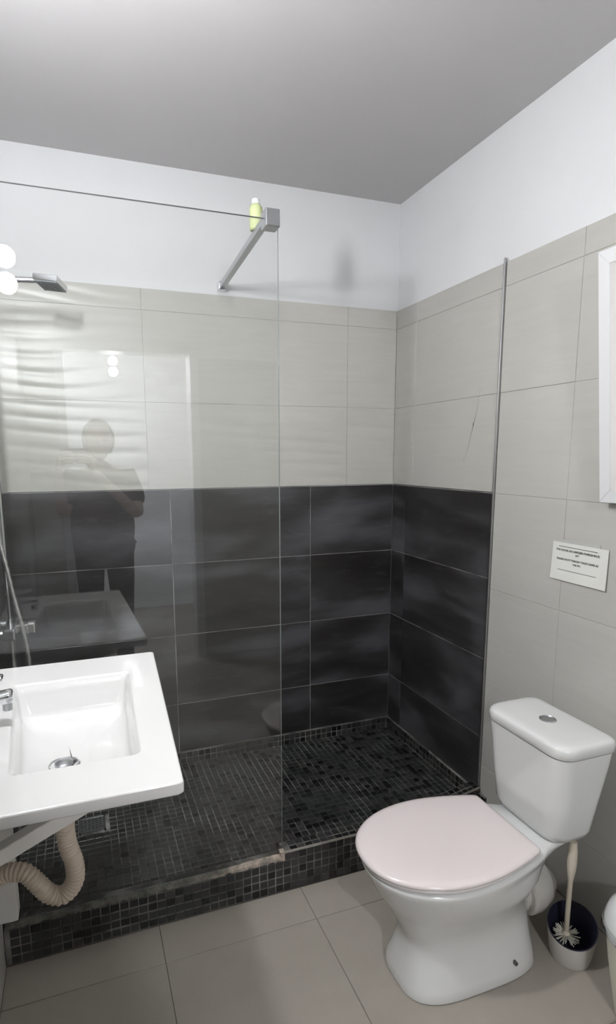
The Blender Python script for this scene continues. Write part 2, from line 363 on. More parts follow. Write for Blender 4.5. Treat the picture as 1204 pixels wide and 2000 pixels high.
ZL = .112                                               # lower curb top under the glass
XS = -.808                                              # step in the curb
XK, SK = -.43, .086                                     # the curb front runs in towards the edge profile on its last stretch
def skew(x): return SK*max(0, (x-XK)/(-XK))
def bend(bm):
    for v_ in bm.verts: v_.co.y += skew(v_.co.x)
    return bm
curb = obj('shower_curb', bend((lambda b: (box(b, XL+.001, XS, YC+.0016, YI, .001, ZL-.002), box(b, XS, XK, YC+.0016, YI, .001, CH-.002), box(b, XK, -.001, YC+.0016, YI, .001, CH-.002), b)[3])(BM())), m_gc)
tag(curb, 'raised shower curb clad in small black mosaic with a step at the glass end', 'shower curb')
yt = mini('y', 0); yt.materials.append(m_mos_c)
fr = []
for i in range(61):
    x = -.006 - TS/2 - i*PT
    for r in range(5):
        if r == 4 and x < XS: continue
        fr.append((x, YC+.0016, .003 + TS/2 + r*.0262))
for q in fr[:300]: inst('mosaic_tile', yt, None, (q[0]+random.uniform(-.0004, .0004), q[1]+skew(q[0]), q[2]+random.uniform(-.0004, .0004)), curb, rot=(0, 0, math.atan(SK/-XK) if q[0] > XK else 0))
T = []
for i in range(61):
    x = -.006 - TS/2 - i*PT
    if x > XS+.02:
        for yy in (-.774, -.748): T.append((x, yy, CH-.002, 'z', TS/2, .0108))
    if x < XS: T.append((x, YC+.0016, .108+.0008, 'y', TS/2, .0026))
tag(obj('mosaic_top', bend(bulk(T, None)), m_mos_c, curb), kind='stuff')
# crumbled mortar strip where the glass is bedded, and its step
bm = BM(); n = 120; rr = random.Random(3)
rings = []
for i in range(n+1):
    x = XL+.004 + (XS-.002-XL-.004)*i/n; t = i/n
    h = .002 + .0025*rr.random() + (.005*min(1,(t-.78)/.1) if t > .78 else 0) + (.004 if t < .08 else 0); o = rr.uniform(-.0015, .0015)
    rings.append([(x, YC-.001+o, ZL-.003), (x, YC+.001+o, ZL+h*.7), (x, -.776, ZL+h), (x, -.7665, ZL+h+.001), (x, -.7665, ZL-.003)])
loft(bm, rings); fix(bm)
obj('mortar_strip', bm, m_mortar, curb, smooth=True, angle=50)
bm = BM(); rings = []
for i in range(7):
    z = ZL-.003 + (CH-ZL+.005)*i/6; e = .003*rr.random()
    rings.append([(XS-.010-e, YC-.001, z), (XS+.001, YC-.003, z), (XS+.002, -.768, z), (XS-.010-e, -.768, z)])
loft(bm, rings); fix(bm); obj('mortar_step', bm, m_mortar, curb, smooth=True, angle=50)
bm = BM(); rings = []
for i in range(61):
    x = XS+.002 + (-.004-XS-.002)*i/60; e = .0012*rr.random()
    rings.append([(x, YC-.0012-e, CH-.004), (x, YC+.0005, CH+.0008), (x, YC+.0035+e, CH+.001), (x, YC+.005, CH-.003)])
loft(bm, rings); fix(bm); bend(bm); obj('edge_grout', bm, mat('edge_grout', (.24,.225,.20), .9), curb)

# shower drain
dr = thing('floor_drain', (-1.368, -.315, SF), 'small square chrome drain grate in the shower floor left of the curb step', 'drain')
bm = BM(); a0, a1, b0, b1 = -1.413, -1.323, -.362, -.268
box(bm, a0, a1, b0, b0+.006, SF-.002, SF+.004); box(bm, a0, a1, b1-.006, b1, SF-.002, SF+.004); box(bm, a0, a0+.006, b0, b1, SF-.002, SF+.004); box(bm, a1-.006, a1, b0, b1, SF-.002, SF+.004)
obj('rim', bm, m_chrome, dr)
bm = BM()
for i in range(7):
    y = b0+.010+i*.0118; box(bm, a0+.006, a1-.006, y, y+.0055, SF-.001, SF+.0025)
for i in range(6):
    x = a0+.014+i*.0125; box(bm, x, x+.003, b0+.006, b1-.006, SF-.001, SF+.0022)
obj('grate', bm, m_brush, dr); obj('well', B(a0+.001, a1-.001, b0+.001, b1-.001, SF-.0009, SF-.0002), m_black, dr)

# edge profile on right wall
tp = obj('trim_1', B(-.009, -.001, YT-.0045, YT+.0015, .137, TOP+.012, bev=.001, seg=1), m_steel); tag(tp, kind='structure')
# scratch on light tile
bm = BM(); pts = [(-.0012, -.590, 1.59), (-.0012, -.578, 1.52), (-.0012, -.563, 1.475), (-.0012, -.556, 1.452), (-.0012, -.535, 1.39), (-.0012, -.508, 1.327)]
tube(bm, pts, [.0001, .0002, .0003, .0003, .0002, .0001], 6); sphere(bm, (-.0012, -.559, 1.465), .005, .15, .28, 1.6, 8, 6)
obj('tile_crack', bm, m_black, wr)

# ------------------------------------------------------------------ glass screen
gs = thing('shower_screen', (-1.2, -.762, ZL), 'frameless clear glass shower screen standing on the mosaic curb', 'shower screen')
GX0, GX1, GY0, GY1, GZ0, GZ1 = XL+.012, -.806, -.766, -.758, ZL-.001, 1.974
bm = B(GX0, GX1, GY0, GY1, GZ0, GZ1, bev=.0006, seg=1)
me = bpy.data.meshes.new('glass_pane'); g = obj('glass_pane', bm, m_glass, gs); g.data.materials.append(m_gedge)
for p in g.data.polygons:
    if abs(p.normal.y) < .9: p.material_index = 1
obj('wall_channel', B(XL+.0005, XL+.016, -.776, -.748, ZL+.008, GZ1, bev=.001, seg=1), m_brush, gs)
sb = thing('support_arm', (-.8, -.76, 1.98), 'square chrome stabiliser arm from glass screen to the white back wall', 'support arm')
obj('glass_clamp', B(-.846, -.806, -.784, -.740, 1.950, 1.994, bev=.0025), m_brush, sb)
v0, v1 = Vector((-.826, -.742, 1.987)), Vector((-.778, -.022, 2.003)); d = v1-v0; L = d.length
q = d.to_track_quat('Y', 'Z').to_matrix()
def barbox(w, h, bev): 
    bm = B(-w/2, w/2, 0, L, -h/2, h/2, bev=bev)
    bmesh.ops.transform(bm, matrix=Matrix.Translation(v0) @ q.to_4x4(), verts=bm.verts); return bm
obj('bar', barbox(.020, .020, .0015), m_brush, sb)
obj('wall_socket', B(-.793, -.763, -.026, .0088, 1.988, 2.018, bev=.002), m_chrome, sb)
# bottle on the arm
bt = thing('shampoo_bottle', (-.8165, -.60, 2.0), 'small yellow-green bottle with a pale cap standing on the support arm', 'bottle')
c = (-.8165, -.60, 2.0003)
obj('body', lathe(BM(), [(.016, 0), (.019, .003), (.0195, .055), (.018, .063), (.012, .070)], c), m_liq, bt, smooth=True)
obj('cap', lathe(BM(), [(.011, .070), (.0125, .071), (.012, .083), (.008, .086)], c), m_cap, bt, smooth=True)

# ------------------------------------------------------------------ shower set
ss = thing('shower_column', (XL, -.36, .82), 'chrome shower column with rain head and hose on the left wall', 'shower')
Y0 = -.36
bm = BM(); tube(bm, spline([(-1.572, Y0, .83), (-1.572, Y0, 1.3), (-1.572, Y0, 1.82), (-1.562, Y0, 1.856), (-1.53, Y0, 1.866), (-1.47, Y0, 1.871), (-1.415, Y0-.0, 1.874)], 6), .0085, 12)
obj('riser_pipe', bm, m_chrome, ss, smooth=True)
obj('wall_bracket', B(XL-.002, -1.562, Y0-.01, Y0+.01, 1.70, 1.72, bev=.003), m_chrome, ss)
Rz = Matrix.Rotation(math.radians(-14), 3, 'Z') @ Matrix.Rotation(math.radians(5), 3, 'Y')
hd = obj('rain_head', B(-1.424, -1.354, Y0-.045, Y0+.065, 1.864, 1.882, bev=.002, rot=Rz, piv=Vector((-1.39, Y0, 1.866))), m_chrome, ss)
bm = BM()
box(bm, -1.421, -1.357, Y0-.042, Y0+.062, 1.8615, 1.8645)
for i in range(8):
    for j in range(11): box(bm, -1.418+i*.0082, -1.4155+i*.0082, Y0-.038+j*.0094, Y0-.034+j*.0094, 1.8600, 1.8620)
bmesh.ops.rotate(bm, verts=bm.verts, cent=Vector((-1.39, Y0, 1.866)), matrix=Rz); obj('nozzle_plate', bm, m_nozz, hd)
vb = obj('mixer_valve', B(-1.588, -1.552, Y0-.075, Y0+.085, .802, .838, bev=.006), m_chrome, ss)
bm = BM(); box(bm, -1.556, -1.503, Y0-.018, Y0+.018, .806, .836, bev=.004); box(bm, -1.525, -1.498, Y0-.020, Y0+.020, .802, .840, bev=.006); obj('handle', bm, m_chrome, vb)
bm = BM()
for yy in (-.055, .065): tube(bm, [(XL-.002, Y0+yy, .82), (-1.58, Y0+yy, .82)], .016, 16)
obj('wall_union', bm, m_chrome, vb)
hp = spline([(-1.578, Y0-.01, 1.5), (-1.582, Y0-.01, 1.30), (-1.581, Y0-.012, 1.12), (-1.566, Y0-.015, 1.016), (-1.551, Y0-.018, .916), (-1.537, Y0-.022, .84), (-1.528, Y0-.022, .77), (-1.524, Y0-.02, .70), (-1.535, Y0-.01, .62), (-1.556, Y0, .60), (-1.570, Y0, .66), (-1.571, Y0, .80)], 10)
obj('hose', tube(BM(), hp, lambda t: .0062+.0006*math.sin(t*900), 10), m_hose, ss, smooth=True)
bm = BM(); tube(bm, [(-1.578, Y0-.01, 1.49), (-1.578, Y0-.01, 1.62)], .011, 12); box(bm, -1.60, -1.566, Y0-.045, Y0+.035, 1.62, 1.645, bev=.004); obj('hand_shower', bm, m_chrome, ss, smooth=True)

# ------------------------------------------------------------------ washbasin
ZS = .85
wb = thing('washbasin', (-1.4, -1.15, ZS-.03), 'white rectangular ceramic washbasin on the left wall in front of the glass', 'washbasin')
def xr(y): return -1.184 + (-1.216+1.184)*(y+.825)/(-1.48+.825)      # front edge (slightly out of square)
def rrect(x0, x1f, y0, y1, r, z, n=6):
    pts = []
    for (cx_s, cy, a0) in ((1, y1-r, 0), (-1, y1-r, 90), (-1, y0+r, 180), (1, y0+r, 270)):
        for k in range(n+1):
            a = math.radians(a0+90*k/n); y = cy+r*math.sin(a); X1 = x1f(y); X0 = x0(y)
            pts.append(((X1-r if cx_s > 0 else X0+r)+r*math.cos(a), y, z))
    return pts
xl = lambda y: XL+.001
o = lambda d, z, r=.009: rrect(lambda y: xl(y)+d*.0, lambda y: xr(y)-d, -1.480+d, -.825-d, max(r-d*.3, .003), z)
bx0 = lambda i: (lambda y: -1.507+.029*(-.955-y)/.4+i); bx1 = lambda i: (lambda y: -1.262 - .012*(-.96-y)/.4 - i)
def bas(i, z, r, dy=0): return rrect(bx0(i), bx1(i), -1.358+i*1.0, -.952-i*1.3-dy, r, z)
rings = [o(.004, ZS-.023), o(0, ZS-.019), o(0, ZS-.0035), o(.0012, ZS-.0008), o(.004, ZS+.0003), bas(-.006, ZS-.001, .016), bas(.0, ZS-.0045, .014), bas(.005, ZS-.025, .016), bas(.009, ZS-.066, .022), bas(.02, ZS-.082, .03), bas(.05, ZS-.090, .04, .0), bas(.09, ZS-.094, .02, .03)]
bm = loft(BM(), rings, cap0=False); 
ub = [rrect(lambda y: -1.52, lambda y: -1.245, -1.385, -.94, .03, ZS-.0229), rrect(lambda y: -1.50, lambda y: -1.26, -1.37, -.96, .04, ZS-.085), rrect(lambda y: -1.47, lambda y: -1.29, -1.33, -1.0, .05, ZS-.105)]
fix(bm); sk = obj('basin_top', bm, m_cer, wb, smooth=True, angle=50); wn = sk.modifiers.new('normals', 'WEIGHTED_NORMAL'); wn.keep_sharp = True; wn.weight = 90
bm = loft(BM(), ub, cap0=False); fix(bm); bmesh.ops.reverse_faces(bm, faces=[]) if False else None
obj('bowl_underside', bm, m_cer, wb, smooth=True)
obj('under_face', (lambda b: (loft(b, [o(.0045, ZS-.0228), ub[0]], False, False), fix(b))[1])(BM()), m_cer, wb)
dc = (-1.405, -1.180, ZS-.0945)
obj('waste_rim', lathe(BM(), [(.031, 0), (.031, .003), (.027, .0045), (.020, .001), (.001, .0005)], dc), m_chrome, wb, smooth=True)
obj('waste_plug', lathe(BM(), [(.017, .002), (.017, .008), (.012, .011), (.001, .012)], dc), m_brush, wb, smooth=True)
fc = thing('basin_tap', (-1.555, -1.16, ZS), 'chrome mixer tap with a flat square spout on the white washbasin', 'tap')
bm = BM(); tube(bm, [(-1.555, -1.16, ZS+.0008), (-1.555, -1.16, ZS+.075)], .021, 20); obj('body', bm, m_chrome, fc, smooth=True)
obj('spout', B(-1.556, -1.486, -1.175, -1.145, ZS+.038, ZS+.062, bev=.007, seg=3, rot=Matrix.Rotation(math.radians(-6), 3, 'Y'), piv=Vector((-1.555, -1.16, ZS+.05))), m_chrome, fc, smooth=True)
obj('lever', B(-1.575, -1.500, -1.172, -1.148, ZS+.079, ZS+.088, bev=.003, rot=Matrix.Rotation(math.radians(-12), 3, 'Y'), piv=Vector((-1.56, -1.16, ZS+.08))), m_chrome, fc, smooth=True)
bm = BM(); tube(bm, [(-1.498, -1.16, ZS+.030), (-1.498, -1.16, ZS+.044)], .009, 16); obj('aerator', bm, m_brush, fc, smooth=True)

def bracket(y, label):
    b = thing('basin_bracket', (XL, y, .8), label, 'bracket', 'brackets under the washbasin')
    obj('wall_plate', B(XL, XL+.006, y-.016, y+.016, .62, ZS-.0255), m_whitemetal, b)
    obj('top_arm', B(XL+.006, -1.25, y-.014, y+.014, ZS-.033, ZS-.0255), m_whitemetal, b)
    v0 = Vector((XL+.006, y, .695)); v1 = Vector((-1.345, y, ZS-.040)); d = v1-v0; bm = B(-.003, d.length, -.014, .014, -.012, .012, bev=.002)
    bmesh.ops.transform(bm, matrix=Matrix.Translation(v0) @ d.to_track_quat('X', 'Z').to_matrix().to_4x4(), verts=bm.verts); obj('diagonal_strut', bm, m_whitemetal, b)
bracket(-1.402, 'white metal angled bracket under the near corner of the washbasin')
bracket(-.92, 'white metal angled bracket under the far end of the washbasin')
td = obj('wall_trunking', B(XL+.0005, -1.556, -.852, -.800, .182, .79, bev=.003), m_whitemetal); tag(td, 'white upright box trunking on the left wall under the washbasin', 'trunking')
wp = thing('waste_pipe', (-1.405, -1.21, .5), 'cream corrugated flexible waste pipe looping under the washbasin', 'pipe')
pts = spline([(-1.405, -1.215, .70), (-1.410, -1.205, .645), (-1.408, -1.2, .60), (-1.398, -1.2, .555), (-1.400, -1.2, .515), (-1.422, -1.2, .490), (-1.448, -1.2, .500), (-1.468, -1.198, .527), (-1.490, -1.19, .550), (-1.520, -1.18, .552), (-1.550, -1.17, .540), (XL+.001, -1.16, .535)], 22)
acc = [0]
for a, b in zip(pts, pts[1:]): acc.append(acc[-1]+(b-a).length)
rad = [ .0165 + (  .0036*(abs(math.sin(s*math.pi/.0078))-.4) if s > .03 else 0) for s in acc]
obj('corrugated_hose', tube(BM(), pts, rad, 24), m_pipe, wp, smooth=True, angle=80)
obj('top_nut', lathe(BM(), [(.020, 0), (.024, .002), (.024, .03), (.020, .055), (.020, .066)], (-1.405, -1.215, .675), 20), m_pvc, wp, smooth=True)
bm = BM(); tube(bm, [(-1.548, -1.171, .541), (-1.575, -1.165, .537)], .0235, 12); tube(bm, [(-1.575, -1.165, .537), (XL+.001, -1.16, .535)], .031, 20); obj('wall_collar', bm, m_pvc, wp, smooth=True)

# wall lamp above the basin (outside the frame, seen as reflections)
wl = thing('wall_lamp', (XL, -1.35, 1.94), 'chrome wall lamp with two round lit bulbs mirrored in the glass at the left edge', 'lamp')
obj('back_plate', B(XL, XL+.02, -1.38, -1.32, 1.86, 2.02, bev=.003), m_chrome, wl)
for z in (1.985, 1.905):
    obj('socket', tube(BM(), [(XL+.02, -1.35, z), (-1.549, -1.35, z)], .013, 16), m_chrome, wl, smooth=True)
    obj('bulb', sphere(BM(), (-1.52, -1.35, z), .031), m_bulb, wl, smooth=True)
hl = thing('hall_lamp', (-1.07, -3.45, 2.42), 'lit hall lamp with two bulbs reflected in the shower glass', 'lamp')
obj('ceiling_rose', lathe(BM(), [(.001, 0), (.05, 0), (.05, .02), (.001, .02)][1:3], (-1.07, -3.45, 2.398)), m_door, hl, smooth=True)
obj('stem', tube(BM(), [(-1.07, -3.45, 2.40), (-1.07, -3.45, 2.03)], .006, 8), m_chrome, hl)
for z in (1.995, 1.925): obj('bulb', sphere(BM(), (-1.07, -3.45, z), .030), m_bulb2, hl, smooth=True)

# ------------------------------------------------------------------ toilet
YTc = -1.17
def ring(half, z, n=40, yc=YTc):                         # half outline [(u,v)] back-centre -> front-centre, u = distance from the right wall
    P_ = [Vector((a, b)) for a, b in half]; D = [0]
    for a, b in zip(P_, P_[1:]): D.append(D[-1]+(b-a).length)
    out = []
    for k in range(n+1):
        s = D[-1]*k/n; i = 0
        while i < len(D)-2 and D[i+1] < s: i += 1
        t = (s-D[i])/(D[i+1]-D[i]) if D[i+1] > D[i] else 0; out.append(P_[i].lerp(P_[i+1], t))
    return [(-p.x, yc+p.y, z) for p in out] + [(-p.x, yc-p.y, z) for p in out[-2:0:-1]]
def sup(u0, u1, hw, n, c=None, m=24):                    # superellipse half
    uc, hu = (u0+u1)/2, (u1-u0)/2; r = []
    for k in range(m+1):
        a = math.pi*k/m; cu, sv = -math.cos(a), math.sin(a)
        r.append((uc + hu*math.copysign(abs(cu)**(2/n), cu), hw*abs(sv)**(2/n)))
    return r
def egg(ub, hb, u1, hw, um, m=26, inset=0):              # flat back of half width hb at ub, widest hw at um, front tip u1
    ub += inset; hb -= inset; u1 -= inset; hw -= inset
    r = [(ub, 0), (ub, hb*.5), (ub, hb-.008), (ub+.004, hb-.001)]
    for k in range(1, m//2): t = k/(m//2); r.append((ub+.004+(um-ub-.004)*t, hb+(hw-hb)*math.sin(t*math.pi/2)**1.0))
    for k in range(m+1): a = math.pi/2*k/m; r.append((um+(u1-um)*math.sin(a)**1.0, hw*math.cos(a)**.92 if k < m else 0))
    return r
def deck(hb, u0, u1, hw, um): 
    r = [(u0, 0), (u0, hb-.045), (u0+.006, hb-.032), (u0+.02, hb-.026), (.235, hb-.016), (.275, hb+.006), (.31, hb+.02)]
    m = 30
    for k in range(1, 12): t = k/12; r.append((.31+(um-.31)*t, (hb+.02)+(hw-hb-.02)*math.sin(t*math.pi/2)))
    for k in range(m+1): a = math.pi/2*k/m; r.append((um+(u1-um)*math.sin(a), hw*math.cos(a)**.92 if k < m else 0))
    return r
tl = thing('toilet', (-.45, YTc, 0), 'white close-coupled toilet with pinkish closed lid by the right wall', 'toilet')
N = 64
YB = YTc-.010
R_ = [ring(sup(.235,.640,.116,3.4),0.0,N,YB), ring(sup(.235,.642,.118,3.4),.006,N,YB), ring(sup(.238,.638,.114,3.2),.03,N,YB), ring(sup(.242,.624,.101,3.0),.075,N,YB), ring(sup(.245,.616,.098,2.8),.115,N,YTc-.007), ring(sup(.246,.622,.102,2.6),.145,N,YTc-.004),
      ring(sup(.246,.640,.115,2.5),.18,N), ring(sup(.240,.668,.137,2.4),.23,N), ring(sup(.225,.694,.156,2.4),.27,N), ring(deck(.105,.205,.708,.165,.50),.30,N), ring(deck(.112,.18,.718,.170,.51),.320,N),
      ring(deck(.117,.145,.723,.172,.51),.332,N), ring(deck(.117,.120,.723,.172,.51),.340,N), ring(deck(.110,.125,.712,.160,.51),.3445,N)]
bm = loft(BM(), R_); fix(bm); bowl = obj('bowl', bm, m_cer2, tl, smooth=True, angle=75)
E_ = lambda i, z: ring(egg(.300, .130, .733, .171, .51, inset=i), z, N)
bm = loft(BM(), [E_(.009,.3450), E_(.004,.3475), E_(.003,.352), E_(.006,.3560), E_(.012,.3572)]); fix(bm); obj('seat', bm, m_seatring, tl, smooth=True, angle=75)
E2 = lambda i, z: ring(egg(.294, .133, .737, .175, .51, inset=i), z, N)
bm = loft(BM(), [E2(.010,.3592), E2(.002,.3605), E2(0,.365), E2(.002,.370), E2(.008,.3735), E2(.020,.3752), E2(.06,.376), E2(.10,.3762)]); fix(bm); obj('lid', bm, m_seat, tl, smooth=True, angle=75)
def rr(u0, u1, hw, r, yc=YTc, n=6):
    h = [(u0, 0), (u0, hw-r)]
    for k in range(1, n+1): a = math.pi/2*k/n; h.append((u0+r-r*math.cos(a), hw-r+r*math.sin(a)))
    for k in range(0, n+1): a = math.pi/2*k/n; h.append((u1-r*1.6+r*1.6*math.sin(a), hw-r*1.6+r*1.6*math.cos(a)))
    h.append((u1, 0)); return h
CY = YTc+.0
def cr(u0, u1, hw, r, z, yc): return ring(rr(u0, u1, hw, r), z, N, yc)
bm = loft(BM(), [cr(.125,.222,.104,.024,.3455,CY+.006), cr(.115,.238,.120,.030,.352,CY+.006), cr(.108,.246,.129,.032,.372,CY+.006), cr(.098,.255,.136,.030,.46,CY+.004), cr(.088,.264,.146,.028,.57,CY), cr(.085,.267,.149,.028,.6045,CY)]); fix(bm)
ci = obj('cistern', bm, m_cer2, tl, smooth=True, angle=75)
bm = loft(BM(), [cr(.084,.268,.150,.028,.6075,CY), cr(.081,.271,.153,.030,.6095,CY), cr(.081,.271,.153,.030,.629,CY), cr(.083,.269,.151,.030,.6355,CY), cr(.088,.264,.146,.029,.6395,CY), cr(.096,.256,.138,.027,.6418,CY), cr(.11,.24,.12,.025,.643,CY)]); fix(bm)
cl = obj('cistern_lid', bm, m_cer2, tl, smooth=True, angle=75)
obj('flush_button', lathe(BM(), [(.022, 0), (.022, .003), (.019, .0045), (.0175, .0025), (.012, .003), (.001, .0034)], (-.175, CY, .6425)), m_brush, cl, smooth=True)
bm = BM(); tube(bm, [(-.345, YTc-.100, .047), (-.345, YTc-.1245, .047)], .0052, 12); obj('bolt_cap', bm, mat('bolt_steel', (.16,.16,.16), .4, .8), tl, smooth=True)
# waste elbow behind the pan
we = thing('soil_pipe', (-.15, YTc, 0), 'white plastic waste elbow between the toilet pedestal and the wall', 'pipe')
YE, ZE = YTc+.020, .116
pts = [(-.2475, YE, ZE), (-.215, YE, ZE)] + [(-.190+.065*math.sin(a), YE+.065-.065*math.cos(a), ZE) for a in [math.pi/2*k/10 for k in range(11)]] + [(-.122, YE+.10, ZE-.005), (-.10, YE+.14, ZE-.01), (-.05, YE+.17, ZE-.012), (-.001, YE+.175, ZE-.012)]
obj('elbow', tube(BM(), pts, .046, 28), m_pvc, we, smooth=True)
obj('collar', tube(BM(), [(-.2465, YE, ZE), (-.224, YE, ZE)], .053, 28), m_pvc, we, smooth=True)
obj('elbow_socket', tube(BM(), [(-.212, YE, ZE), (-.208, YE, ZE), (-.186, YE+.001, ZE), (-.165, YE+.008, ZE), (-.148, YE+.022, ZE), (-.1465, YE+.0235, ZE)], [.060, .067, .068, .067, .066, .060], 28), m_pvc, we, smooth=True)
obj('wall_collar', tube(BM(), [(-.016, YE+.175, ZE-.012), (-.001, YE+.175, ZE-.012)], .056, 28), m_pvc, we, smooth=True)

# ------------------------------------------------------------------ toilet brush
bc = Vector((-.152, -1.284, 0))
th = thing('brush_holder', bc, 'round white toilet brush cup with a dark blue inside behind the toilet', 'brush holder')
dirc = Vector((.74, .67))                                # slopes up away from the room
def cup(r0, r1, zf, zb, n=40, z0=.0008, steps=6):
    rings = []
    for s in range(steps+1):
        t = s/steps; rg = []
        for k in range(n):
            a = 2*math.pi*k/n; c, s_ = math.cos(a), math.sin(a); f = (c*dirc.x+s_*dirc.y+1)/2; zt_ = zf+(zb-zf)*f
            r = r0+(r1-r0)*t**.8; rg.append((bc.x+r*c, bc.y+r*s_, z0+(zt_-z0)*t))
        rings.append(rg)
    return rings
o1 = cup(.050, .0635, .070, .118); i1 = cup(.0475, .061, .070, .118, z0=.004)
bm = loft(BM(), o1, cap1=False); fix(bm); obj('outer_cup', bm, m_cup, th, smooth=True)
bm = loft(BM(), i1[::1], cap0=True, cap1=False); fix(bm); bmesh.ops.reverse_faces(bm, faces=bm.faces); obj('inner_liner', bm, m_navy, th, smooth=True)
bm = loft(BM(), [o1[-1], [(p[0], p[1], p[2]+.002) for p in o1[-1]], [(p[0], p[1], p[2]+.002) for p in i1[-1]], i1[-1]], False, False); fix(bm); obj('rim', bm, m_navy, th)
tb = thing('toilet_brush', (bc.x, bc.y, .03), 'cream toilet brush standing upright in its cup behind the toilet', 'toilet brush')
bx, by = bc.x-.006, bc.y+.012
hp = [(bx, by, .050), (bx, by, .08), (bx-.001, by, .12), (bx-.003, by-.002, .20), (bx-.005, by-.004, .24), (bx-.006, by-.005, .27), (bx-.007, by-.006, .31), (bx-.007, by-.006, .343)]
obj('handle', tube(BM(), spline(hp, 5), lambda t: .0065 + (.0058*max(0, math.sin(min(1, max(0, (t-.5)/.5))*math.pi*.85))), 14), m_bristle, tb, smooth=True)
obj('hub', sphere(BM(), (bx, by, .060), .012, 1, 1, .9, 14, 10), m_bristle, tb, smooth=True)
bm = BM(); rq = random.Random(5)
for k in range(90):
    a = rq.uniform(0, 2*math.pi); e = rq.uniform(-.5, .35); L_ = rq.uniform(.026, .036); st = Vector((bx, by, .058))
    d = Vector((math.cos(a)*math.cos(e), math.sin(a)*math.cos(e), math.sin(e))); en = st+d*L_; en.z = max(en.z, .012); tube(bm, [st+d*.008, en], [.0012, .0014], 5)
tag(obj('bristles', bm, mat('pale_bristle', (.62,.60,.52), .7), tb), kind='stuff')

# ------------------------------------------------------------------ pedal bin at right edge
pb = thing('pedal_bin', (-.128, -1.490, 0), 'small white domed pedal bin with chrome rim against the right wall', 'bin')
c = (-.128, -1.490, 0)
obj('bucket', lathe(BM(), [(.060, .0008), (.064, .004), (.074, .06), (.088, .14), (.098, .215), (.100, .225)], c, 40), m_bincream, pb, smooth=True)
obj('rim_band', lathe(BM(), [(.100, .225), (.1085, .227), (.1095, .234), (.1085, .244), (.104, .246)], c, 40), m_chrome, pb, smooth=True)
obj('lid', lathe(BM(), [(.104, .2465), (.1025, .258), (.096, .277), (.082, .294), (.060, .307), (.030, .315), (.002, .317)], c, 40), m_bindome, pb, smooth=True)
obj('pedal', B(-.240, -.186, -1.502, -1.478, .008, .014, bev=.002), m_chrome, pb)
obj('lid_hinge', B(-.030, -.012, -1.513, -1.467, .215, .255, bev=.003), m_black, pb)

# ------------------------------------------------------------------ notice
nt = thing('paper_notice', (-.003, -1.07, 1.04), 'white paper notice with black print taped to the right wall tiles', 'notice')
sA, sB = -.972, -1.1715                                   # left and right edge (Y)
zt0, zb0 = 1.101, .988
bm = BM(); g = []
for i in range(13):
    t = i/12; y = sA+(sB-sA)*t
    col = []
    for j in range(9):
        s = j/8; x = -.0030 - .0050*(t**2.2)*(1-.3*s) - .004*(1-s)**3*0.4 - .0012*math.sin(t*5)
        col.append((x, y + (.004*(1-s) if i == 0 else 0), zb0+(zt0-zb0)*s))
    g.append(col)
V = [[bm.verts.new(p) for p in c_] for c_ in g]; V2 = [[bm.verts.new((p[0]+.0008, p[1], p[2])) for p in c_] for c_ in g]
for i in range(12):
    for j in range(8):
        bm.faces.new((V[i][j], V[i+1][j], V[i+1][j+1], V[i][j+1])); bm.faces.new((V2[i][j], V2[i][j+1], V2[i+1][j+1], V2[i+1][j]))
for i in range(12): bm.faces.new((V[i][0], V2[i][0], V2[i+1][0], V[i+1][0])); bm.faces.new((V[i][8], V[i+1][8], V2[i+1][8], V2[i][8]))
for j in range(8): bm.faces.new((V[0][j], V[0][j+1], V2[0][j+1], V2[0][j])); bm.faces.new((V[12][j], V2[12][j], V2[12][j+1], V[12][j+1]))
fix(bm); obj('sheet', bm, m_paper, nt, smooth=True, angle=40)
def sheet_x(y): t = (y-sA)/(sB-sA); return -.0030 - .0050*max(0, t)**2.2 - .0012*math.sin(t*5) - .0010
def onto(me):
    for v_ in me.vertices: v_.co.x = sheet_x(v_.co.y) - (v_.co.x)
def text(body, size, yc, zc):
    cu = bpy.data.curves.new('t', 'FONT'); cu.body = body; cu.size = size; cu.align_x = 'CENTER'; cu.extrude = 0; cu.offset = size*.022; cu.space_character = 1.0; cu.resolution_u = 3
    ob = bpy.data.objects.new('t', cu); link(ob); dg = bpy.context.evaluated_depsgraph_get(); me = bpy.data.meshes.new_from_object(ob.evaluated_get(dg)); bpy.data.objects.remove(ob)
    wdt = max(v_.co.x for v_ in me.vertices)-min(v_.co.x for v_ in me.vertices); 
    for v_ in me.vertices: x, y = v_.co.x, v_.co.y; v_.co = (0, yc-x, zc+y); v_.co.x = sheet_x(v_.co.y)
    return me, wdt
yc_ = -1.0665
for body, z, tw in (('POR FAVOR, NO ARROJEN PAPELES EN EL', 1.0765, .158), ('WC', 1.0665, .012), ("PLEASE DON'T THROW TOILET PAPER IN", 1.0495, .150), ('THE WC', 1.0385, .027)):
    _, wd = text(body, .01, yc_, z); me, _ = text(body, .01*tw/wd if len(body) > 8 else .0075, yc_, z)
    o_ = obj('printed_line', me, m_ink, nt)
for z in (1.0890, 1.0190):
    bm = BM(); v_ = [(sheet_x(y), y, z+dz) for dz in (0, .0014) for y in [(-.996-.141*k/10) for k in range(11)]]
    vv = [bm.verts.new(q_) for q_ in v_]
    for k in range(10): bm.faces.new((vv[k], vv[k+1], vv[12+k], vv[11+k]))
    obj('printed_rule', bm, m_ink, nt)
obj('tape', B(-.0025, -.0008, -1.14, -1.0, 1.096, 1.110, bev=.0003, seg=1), mat('matte_tape', (.47,.47,.45), .4), nt)

